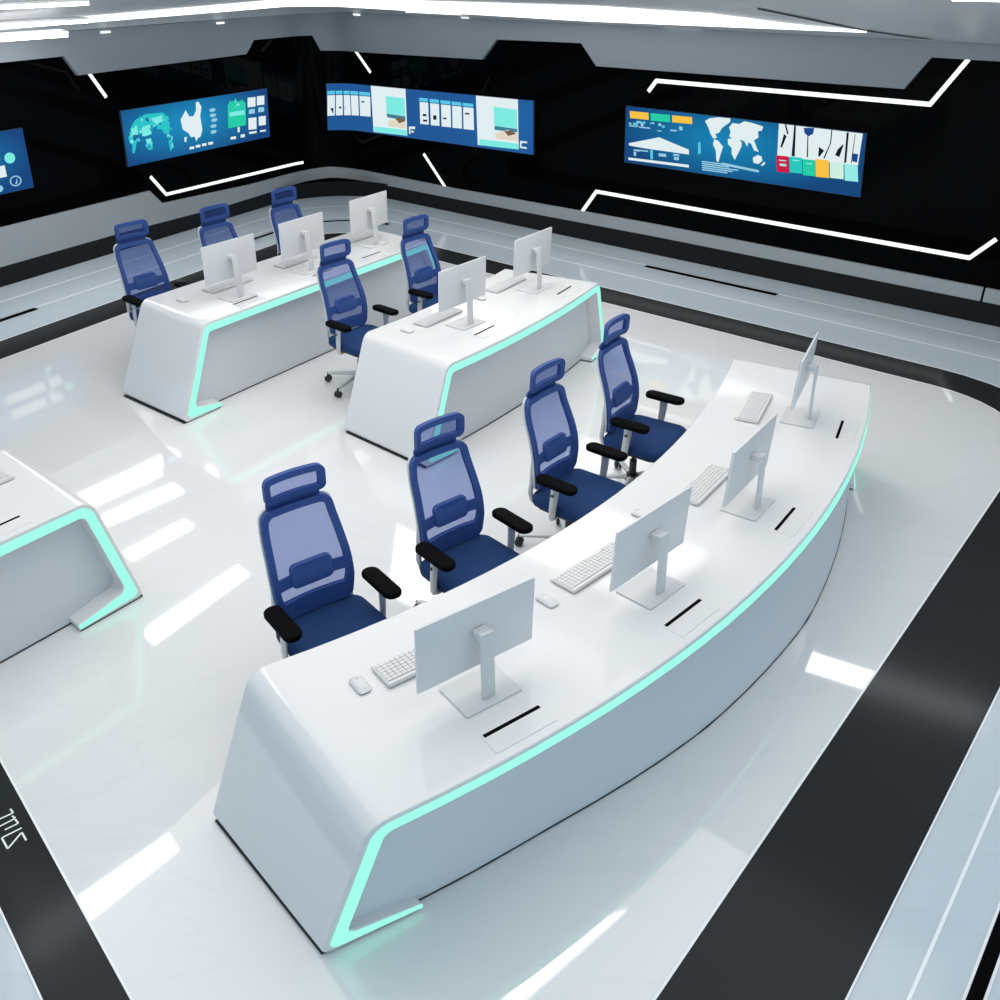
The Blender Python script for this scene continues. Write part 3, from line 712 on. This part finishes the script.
# middle desk: a very flat arc
dC = unit((.55, .835)); nC = np.array([dC[1], -dC[0]]); chord = 2.85; RCV = 10.0
mC = np.array([-.555, 5.952]) + dC * chord / 2
half = math.asin(chord / 2 / RCV); cC = mC - nC * RCV * math.cos(half); aC = math.atan2(nC[1], nC[0])
def map_c(s, r, z=0):
    s += .08 * r / .9 * z / DESK_H * max(0, 1 - s)
    a = aC - half + 2 * half * s / chord; q = cC + (RCV - r) * np.array([math.cos(a), math.sin(a)]); return (float(q[0]), float(q[1]))
yaw_c = math.atan2(dC[1], dC[0])
flap_c = [(-.085, 6.82, yaw_c - .02), (.595, 7.80, yaw_c + .05)]
make_desk('shorter white desk in the middle with two workstations', map_c, chord, .265, .36, .93, 0.0, map_c(chord / 2, .45), flap_c, True)
DD, ED = unit((.585, .811)), unit((-.75, .66))
LD = 3.4
fD = np.array([-2.115, 4.405]) - DD * LD
map_d = line_map(fD, DD, ED)
yaw_d = math.atan2(DD[1], DD[0])
flap_d = [tuple(np.array([-2.51, 4.035]) - DD * .09) + (yaw_d,), tuple(np.array([-2.51, 4.035]) - DD * 1.3) + (yaw_d,)]
make_desk('white desk cut off by the left edge of the picture', map_d, LD, .165, .42, .95, 0.0, map_d(LD / 2, .45), flap_d, False)

# ------------------------------------------------------------------ monitors
def make_monitor(up=0.0):
    root = thing('monitor', '', 'monitor', (0, 0, DESK_H), 0, 'white monitors on the desks')
    # local: +y points away from the user (towards the desk front); screen looks along -y
    mb = MB(); mb.prism(rrect(.135, .102, .008, 3), 0, .007, bev=.0015, seg=1)
    mb.build('stand_base', M['mon_stand'], root)
    mb = MB()
    mb.box((0, .050, .165 + up / 2), (.062, .014, .316 + up), Matrix.Rotation(R(2), 3, 'X'), None, .004)
    nk = mb.build('stand_neck', M['mon_stand'], root)
    mb = MB(); mb.prism(circle(0, 0, .0095, .0135, 16), 0, .003)
    h_ = mb.build('cable_hole', M['white_plastic'], nk, smooth=False); h_.matrix_local = Matrix.Translation((0, .0575, .095)) @ Matrix.Rotation(R(-90), 4, 'X')
    mb = MB(); mb.box((0, .019, .298 + up), (.058, .062, .034), None, None, .005)
    mb.build('hinge', M['mon_stand'], root)
    tilt = Matrix.Rotation(R(-2.0), 4, 'X')
    mb = MB(); mb.box((0, 0, 0), (.556, .013, .318), None, None, .003)
    sh = mb.build('screen_shell', M['mon_back'], root); sh.matrix_local = Matrix.Translation((0, -.021, .272 + up)) @ tilt
    mb = MB(); mb.box((0, -.0072, 0), (.546, .002, .308))
    d = mb.build('screen_glass', M['screen_off'], sh, smooth=False); d['label'] = 'dark switched-off screen'
    return root
MON = make_monitor(); MON_B = make_monitor(.045)
def on_c(s, r): return map_c(s, r)
mons = [(*pol(6.527, -53.2), R(36.8), 'white monitor nearest the camera, at the left end of the long curved front desk'),
        (*pol(6.527, -44.1), R(45.9), 'second white monitor from the left end of the long curved front desk'),
        (*pol(6.527, -35.55), R(54.0), 'third white monitor from the left end of the long curved front desk'),
        (*pol(6.490, -24.75), R(64.0), 'white monitor seen edge-on at the far end of the long curved front desk'),
        (-2.255, 7.665, R(54.5), 'white monitor at the near end of the three-station desk nearest the left wall'),
        (-1.785, 8.42, R(56.5), 'middle white monitor of the three-station desk nearest the left wall'),
        (-1.285, 9.29, R(56.5), 'white monitor at the far end of the three-station desk nearest the left wall'),
        (-.275, 7.00, R(51.5), 'white monitor at the near end of the two-station middle desk'),
        (.300, 7.88, R(54.0), 'white monitor at the far end of the two-station middle desk')]
for i, (x, y, a, lab) in enumerate(mons):
    # +y local is the front normal: yaw such that local x runs along the desk
    if i == 0:
        MON.location = (x, y, DESK_H + .0012); MON.rotation_euler = (0, 0, a + PI); MON['label'] = lab
    elif i == 4: MON_B.location = (x, y, DESK_H + .0012); MON_B.rotation_euler = (0, 0, a + PI); MON_B['label'] = lab
    else: dup_tree(MON if i < 3 else MON_B, (x, y, DESK_H + .0012), a + PI, lab)

# ------------------------------------------------------------------ keyboards and mice
def make_keyboard():
    root = thing('keyboard', '', 'keyboard', (0, 0, DESK_H), 0, 'white keyboards on the desks')
    t = MB()
    # wedge body, thicker at the edge away from the user (+y away)
    b = bmesh.new(); bmesh.ops.create_cube(b, size=1)
    for v in b.verts: v.co = Vector((v.co.x * .46, v.co.y * .15, (0.003 if v.co.z < 0 else (.016 + .006 * (v.co.y > 0)))))
    bmesh.ops.bevel(b, geom=list(b.edges), offset=.003, segments=2, affect='EDGES')
    t.merge(b); t.build('case', M['white_plastic'], root)
    t = MB()
    for k in (-.21, .21):
        t.box((k, .055, .0015), (.03, .012, .003))
    t.build('foot_strip', M['under'], root, smooth=False)
    t = MB()
    b = bmesh.new(); bmesh.ops.create_cube(b, size=1)
    for v in b.verts: v.co = Vector((v.co.x * .435, v.co.y * .118 - .004, (.012 if v.co.z < 0 else (.0192 + .0045 * v.co.y / .5))))
    t.merge(b); t.build('key_bed', M['key_gap'], root, smooth=False)
    t = MB()
    rot = Matrix.Rotation(math.atan(.006 / .15), 3, 'X')
    for r_ in range(6):
        y = -.053 + r_ * .0198
        n = 19
        for c in range(n):
            if r_ == 0 and 4 <= c <= 9:
                if c == 4: t.box((-.21 + 6.5 * .0234, y, .0212 + y * .04), (.135, .0165, .005), rot)
                continue
            t.box((-.21 + c * .0234, y, .0212 + y * .04), (.0195, .0165, .005), rot)
    t.build('keys', M['white_plastic'], root, smooth=False)
    return root
KB = make_keyboard()
kbs = [(*pol(6.232, -53.75), R(36.2), 'white keyboard partly behind the nearest monitor, left end of the curved front desk'),
       (*pol(6.232, -44.6), R(45.2), 'white keyboard at the second workstation from the left of the long curved front desk'),
       (*pol(6.245, -35.0), R(54.5), 'white keyboard at the third workstation from the left of the long curved front desk'),
       (*pol(6.195, -24.6), R(64.5), 'white keyboard at the far end of the long curved front desk'),
       (-2.41, 7.96, R(55.0), 'white keyboard at the near end of the three-station desk nearest the left wall'),
       (-1.945, 8.69, R(57.0), 'white keyboard behind the middle monitor of the three-station desk nearest the left wall'),
       (-1.47, 9.50, R(56.5), 'white keyboard at the far end of the three-station desk nearest the left wall'),
       (-.50, 7.13, R(53.8), 'white keyboard at the near end of the two-station middle desk'),
       (.045, 7.97, R(56.5), 'white keyboard at the far end of the two-station middle desk'),
       (float(-2.80 - DD[0] * .20), float(4.515 - DD[1] * .20), yaw_d, 'white keyboard on the desk cut off by the left edge')]
for i, (x, y, a, lab) in enumerate(kbs):
    if i == 0: KB.location = (x, y, DESK_H + .0012); KB.rotation_euler = (0, 0, a + PI); KB['label'] = lab
    else: dup_tree(KB, (x, y, DESK_H + .0012), a + PI, lab)

def make_mouse():
    root = thing('computer_mouse', '', 'mouse', (0, 0, DESK_H), 0, 'white computer mice on the desks')
    prof = rrect(.029, .054, .017, 6)
    mb = MB(); mb.prism([(x * .97, y * .97) for x, y in prof], 0, .004); mb.build('mouse_base', M['under'], root, smooth=False)
    mb = MB()
    rows = []
    for f, z in ((1, .004), (1.0, .010), (.96, .016), (.84, .0215), (.6, .0255), (.3, .0275)):
        rows.append([(x * f, y * f, z - .006 * abs(y * f / .052) * (z > .012)) for x, y in prof])
    V = mb.grid(rows, close=True); mb.bm.faces.new(V[-1])
    mb.build('mouse_shell', M['white_plastic'], root, recalc=True, angle=60)
    mb = MB(); mb.tube([(-.003, -.024, .0245), (.003, -.024, .0245)], .004, 10); mb.build('scroll_wheel', M['mon_stand'], root)
    return root
MS = make_mouse()
mice = [(*pol(6.229, -56.65), R(36), 'white mouse beside the keyboard nearest the left end of the long curved front desk'),
        (*pol(6.262, -47.85), R(43), 'white mouse between the first and second workstations of the long curved front desk'),
        (*pol(6.13, -39.5), R(52), 'white mouse partly behind the second monitor of the long curved front desk'),
        (-2.69, 7.55, R(54), 'white mouse at the near end of the three-station desk nearest the left wall'),
        (-.725, 6.83, R(53), 'white mouse at the near end of the two-station middle desk'),
        (-.17, 7.60, R(55), 'white mouse between the two workstations of the middle desk')]
for i, (x, y, a, lab) in enumerate(mice):
    if i == 0: MS.location = (x, y, DESK_H + .0012); MS.rotation_euler = (0, 0, a + PI); MS['label'] = lab
    else: dup_tree(MS, (x, y, DESK_H + .0012), a + PI, lab)

# ------------------------------------------------------------------ office chairs
def back_pt(x, z):
    """curved backrest surface: gentle recline with a lumbar belly and edges wrapping forward"""
    v = (z - .50) / .54
    y = -.205 - .105 * v + .030 * math.sin(PI * min(1, max(0, v * 1.25))) * (v < .8) + .55 * x * x
    return y
def head_pt(x, z):
    v = (z - 1.08) / .14
    return -.300 + .028 * v - .02 * v * v + .9 * x * x
def back_outline(inset=0.0, n=6):
    """outline of the backrest in x,z: widest a third of the way up, rounded corners"""
    z0, z1 = .485 + inset, 1.045 - inset
    w = lambda z: interp([(.45, .188), (.62, .212), (.74, .212), (.9, .198), (1.06, .178)], z) - inset
    r0 = max(.015, .045 - inset * .5)
    out = []
    for sx, sz, a0 in ((1, 1, 0), (-1, 1, 90), (-1, -1, 180), (1, -1, 270)):
        zc = z1 if sz > 0 else z0
        for k in range(n + 1):
            a = R(a0 + 90 * k / n); zz = zc - sz * r0 + r0 * math.sin(a)
            out.append((sx * (w(zz) - r0) + r0 * math.cos(a), zz))
        # side subdivision
        if sx < 0 and sz > 0:
            for k in range(1, 10): z = z1 - r0 - (z1 - z0 - 2 * r0) * k / 10; out.append((-w(z), z))
        if sx > 0 and sz < 0:
            for k in range(1, 10): z = z0 + r0 + (z1 - z0 - 2 * r0) * k / 10; out.append((w(z), z))
        if sx > 0 and sz > 0:
            ww = w(z1) - r0
            for k in range(1, 6): out.append((ww - 2 * ww * k / 6, z1))
        if sx < 0 and sz < 0:
            ww = w(z0) - r0
            for k in range(1, 6): out.append((-ww + 2 * ww * k / 6, z0))
    return out
def ring_sheet(mb, A, B, surf, y0, y1):
    """closed frame between outlines A (outer) and B (inner), thickness from surf+y0 to surf+y1"""
    f = lambda P, dy: [(x, surf(x, z) + dy, z) for x, z in P]
    rings = [f(A, y0), f(A, y1), f(B, y1), f(B, y0)]
    mb.grid(rings + [rings[0]], close=True)
    bmesh.ops.remove_doubles(mb.bm, verts=mb.bm.verts, dist=1e-6)

def sheet(mb, outline, surf, dy, steps=8):
    """filled curved sheet inside an outline (rows scaled toward the middle)"""
    cx = 0; cz = sum(p[1] for p in outline) / len(outline)
    rows = []
    for k in range(steps):
        f = 1 - k / steps
        rows.append([(cx + (x - cx) * f, surf(cx + (x - cx) * f, cz + (z - cz) * f) + dy, cz + (z - cz) * f) for x, z in outline])
    V = mb.grid(rows, close=True)
    c = mb.bm.verts.new((cx, surf(cx, cz) + dy, cz)); n = len(outline)
    for k in range(n): mb.bm.faces.new((V[-1][k], V[-1][(k + 1) % n], c))

def make_chair():
    root = thing('office_chair', '', 'chair', (0, 0, 0), 0, 'blue mesh office chairs')
    # ---- backrest frame and mesh
    A = back_outline(0); B = back_outline(.034)
    # heavier bottom bar
    B = [(x * (1 if z > .62 else .97), max(z, .585)) for x, z in B]
    mb = MB(); ring_sheet(mb, A, B, back_pt, -.012, .014)
    fr = mb.build('back_frame', M['frame_blue'], root, recalc=True, angle=35)
    mb = MB(); A2 = back_outline(-.007); B2 = back_outline(.012); ring_sheet(mb, A2, B2, back_pt, -.024, -.011)
    s_ = mb.build('back_rim', M['grey_plastic'], fr, recalc=True, angle=35); s_['label'] = 'light grey rim'
    mb = MB(); sheet(mb, back_outline(.030), back_pt, .002)
    mb.build('back_mesh', M['mesh_blue'], root, recalc=True, angle=80)
    # ---- lumbar support with side straps
    mb = MB()
    ol = rrect(.112, .062, .03, 5, 0, .705)
    f = lambda P, dy, k=1.0: [(x * k, back_pt(x * k, z) + dy, .705 + (z - .705) * k) for x, z in P]
    V = mb.grid([f(ol, .003), f(ol, .016), f(ol, .024, .93), f(ol, .026, .5)], close=True); mb.bm.faces.new(V[-1]); mb.bm.faces.new(V[0])
    for sx in (-1, 1):
        xs = [sx * (.10 + .095 * k / 5) for k in range(6)]
        mb.grid([[(x, back_pt(x, z) + dy, z) for x in xs] for z, dy in ((.66, .003), (.66, .012), (.722, .012), (.722, .003), (.66, .003))])
    mb.build('lumbar_support', M['frame_blue'], root, recalc=True, angle=40)
    # ---- headrest
    def head_outline(i):
        P = rrect(.156 - i, .070 - i, max(.012, .036 - i), 5, 0, 1.154)
        out = []
        n = len(P)
        for k in range(n):
            a, b = P[k], P[(k + 1) % n]; out.append(a)
            if abs(a[0] - b[0]) > .05:
                for q in range(1, 8): out.append((a[0] + (b[0] - a[0]) * q / 8, a[1] + (b[1] - a[1]) * q / 8))
        return out
    mb = MB(); ring_sheet(mb, head_outline(0), head_outline(.032), head_pt, -.012, .014)
    hr = mb.build('headrest', M['frame_blue'], root, recalc=True, angle=35)
    mb = MB(); sheet(mb, head_outline(.028), head_pt, .002, 5)
    mb.build('headrest_mesh', M['mesh_blue'], hr, recalc=True, angle=80)
    # ---- curved neck carrying the headrest
    mb = MB()
    rows = []
    for z, y in ((1.015, -.322), (1.035, -.332), (1.055, -.336), (1.075, -.330), (1.10, -.312)):
        rows.append((z, y))
    g = []
    for dy in (0, .014):
        g.append([[(x, y + dy + (.65 * x * x), z) for x in (-.138, -.07, 0, .07, .138)] for z, y in rows])
    V1 = mb.grid(g[0]); V2 = mb.grid(g[1])
    for V in (0, -1):
        for k in range(4): mb.bm.faces.new((V1[V][k], V1[V][k + 1], V2[V][k + 1], V2[V][k]))
    for k in (0, -1):
        for q in range(len(rows) - 1): mb.bm.faces.new((V1[q][k], V1[q + 1][k], V2[q + 1][k], V2[q][k]))
    mb.build('headrest_bracket', M['frame_blue'], root, recalc=True, angle=50)
    # ---- seat
    mb = MB()
    ol = []
    for x, y in rrect(.243, .235, .07, 6):
        ol.append((x * (1 + .04 * (y > 0)), y + .018 - .03 * (x / .243) ** 2 * (y > 0)))
    rows = []
    for f, z in ((.93, .405), (.985, .412), (1.0, .428), (1.0, .448), (.985, .462), (.95, .472), (.85, .478), (.6, .479), (.3, .478)):
        rows.append([(x * f, y * f + .0, z - (.014 * max(0, (y * f - .12) / .12) ** 2 if z > .44 else 0)) for x, y in ol])
    V = mb.grid(rows, close=True); mb.bm.faces.new(V[-1]); mb.bm.faces.new(V[0])
    mb.build('seat', M['seat_blue'], root, recalc=True, angle=70)
    mb = MB(); mb.prism([(x * .9, y * .88) for x, y in ol], .385, .407, bev=.004)
    mb.build('seat_pan', M['black_plastic'], root, angle=30)
    # ---- grey back supports sweeping under the seat
    for sx in (-1, 1):
        path = [(sx * .192, -.222, .74), (sx * .202, -.217, .69), (sx * .207, -.216, .62), (sx * .206, -.218, .54), (sx * .206, -.226, .47), (sx * .198, -.218, .42), (sx * .17, -.165, .388), (sx * .10, -.08, .376)]
        mb = MB(); mb.tube(path, [.005, .009, .013, .015, .016, .016, .015, .013], 10, flat=(1.0, 1.0))
        mb.build('back_support', M['grey_plastic'], root)
    # ---- armrests
    for sx in (-1, 1):
        mb = MB()
        mb.tube([(sx * .15, -.02, .388), (sx * .235, -.02, .386), (sx * .268, -.018, .398)], [.016, .017, .018], 10)
        mb.tube([(sx * .268, -.018, .395), (sx * .270, -.012, .46), (sx * .268, -.004, .545), (sx * .264, 0, .612)], [.021, .022, .024, .026], 12, flat=(.55, 1.15))
        ar = mb.build('armrest', M['mid_grey'], root)
        mb = MB()
        ol2 = rrect(.046, .140, .042, 6)
        mb.prism([(x + .010 * sx * (y / .14), y) for x, y in ol2], -.016, .018, bev=.010, seg=3)
        pd = mb.build('arm_pad', M['pad_black'], ar, angle=60); pd.location = (sx * .264, .005, .632); pd.rotation_euler = (0, 0, sx * R(4))
        mb = MB(); mb.box((sx * .291, -.002, .565), (.008, .022, .014), None, None, .002); mb.build('arm_button', M['black_plastic'], ar)
    # ---- mechanism, lift and five-star base
    mb = MB(); mb.box((.0, -.05, .362), (.17, .24, .05), None, None, .012); mb.build('tilt_mechanism', M['black_plastic'], root)
    mb = MB(); mb.tube([(-.09, -.06, .368), (-.20, -.05, .362), (-.235, -.045, .36)], [.006, .006, .012], 8); mb.build('lever', M['black_plastic'], root)
    mb = MB(); mb.tube([(0, -.07, .12), (0, -.07, .24)], .026, 14); mb.tube([(0, -.07, .24), (0, -.07, .345)], .015, 12); mb.build('gas_lift', M['black_plastic'], root)
    mb = MB(); mb.tube([(0, -.07, .075), (0, -.07, .13)], [.05, .042], 16); mb.build('base_hub', M['black_plastic'], root)
    for k in range(5):
        a = R(225 + 72 * k); c, s = math.cos(a), math.sin(a)
        P = lambda r, z: (c * r, -.07 + s * r, z)
        mb = MB(); mb.tube([P(.03, .105), P(.14, .098), P(.27, .083), P(.315, .078)], [.026, .022, .017, .015], 10, flat=(1.0, .75))
        lg = mb.build('base_leg', M['mid_grey'], root)
        mb = MB()
        cx, cy = c * .318, -.07 + s * .318
        for sd in (-1, 1):
            ax = Vector((-s, c, 0)) * sd
            q = Vector((cx, cy, .030))
            mb.tube([q + ax * .006, q + ax * .010, q + ax * .022, q + ax * .026], [.024, .028, .028, .024], 14)
        mb.tube([(cx, cy, .05), (cx, cy, .085)], .009, 8)
        mb.box((cx, cy, .046), (.03, .03, .022), Matrix.Rotation(a, 3, 'Z'), None, .006)
        mb.build('caster', M['black_plastic'], lg, angle=50)
    return root
CH = make_chair()
chairs = [(-.795, 3.510, 37.5, 'blue mesh office chair at the left end of the long curved front desk'),
          (-.136, 4.070, 41.0, 'second blue mesh office chair from the left at the long curved front desk'),
          (.489, 4.838, 51.0, 'third blue mesh office chair from the left at the long curved front desk'),
          (.991, 5.627, 55.5, 'blue mesh office chair at the far right end behind the curved front desk'),
          (-1.165, 7.457, 49.0, 'blue mesh office chair at the near end of the two-station middle desk'),
          (-.554, 8.297, 51.0, 'blue mesh office chair half hidden behind the near monitor of the middle desk'),
          (-3.081, 8.102, 49.0, 'leftmost blue mesh office chair, at the near end of the desk by the left wall'),
          (-2.497, 8.719, 51.0, 'blue mesh office chair behind the near monitor of the desk by the left wall'),
          (-1.983, 9.470, 53.0, 'blue mesh office chair furthest back, behind the desk by the left wall')]
for i, (x, y, yaw, lab) in enumerate(chairs):
    rz = R(yaw) + PI                     # local +y is where the sitter looks
    if i == 0: CH.location = (x, y, .002); CH.rotation_euler = (0, 0, rz); CH['label'] = lab
    else: dup_tree(CH, (x, y, .002), rz, lab)

# ------------------------------------------------------------------ light and camera
w = bpy.data.worlds.new('World'); SC.world = w; w.use_nodes = True
bg = w.node_tree.nodes['Background']
bg.inputs['Color'].default_value = (.66, .85, 1.0, 1); bg.inputs['Strength'].default_value = 1.0

cam = bpy.data.cameras.new('camera'); co = link(bpy.data.objects.new('camera', cam))
cam.sensor_width = 36; cam.lens = 36 * 920 / 1000; cam.clip_start = .05; cam.clip_end = 100
co.location = (0, 0, CAM_H); co.rotation_euler = (PI / 2 - PITCH, 0, 0)
SC.camera = co
SC.view_settings.view_transform = 'Standard'; SC.view_settings.look = 'None'
SC.view_settings.exposure = 0.0; SC.view_settings.gamma = 1.0; SC.view_settings.use_curve_mapping = False
SC.cycles.use_denoising = True
SC.cycles.max_bounces = 10; SC.cycles.transparent_max_bounces = 16
SC.cycles.sample_clamp_indirect = 6
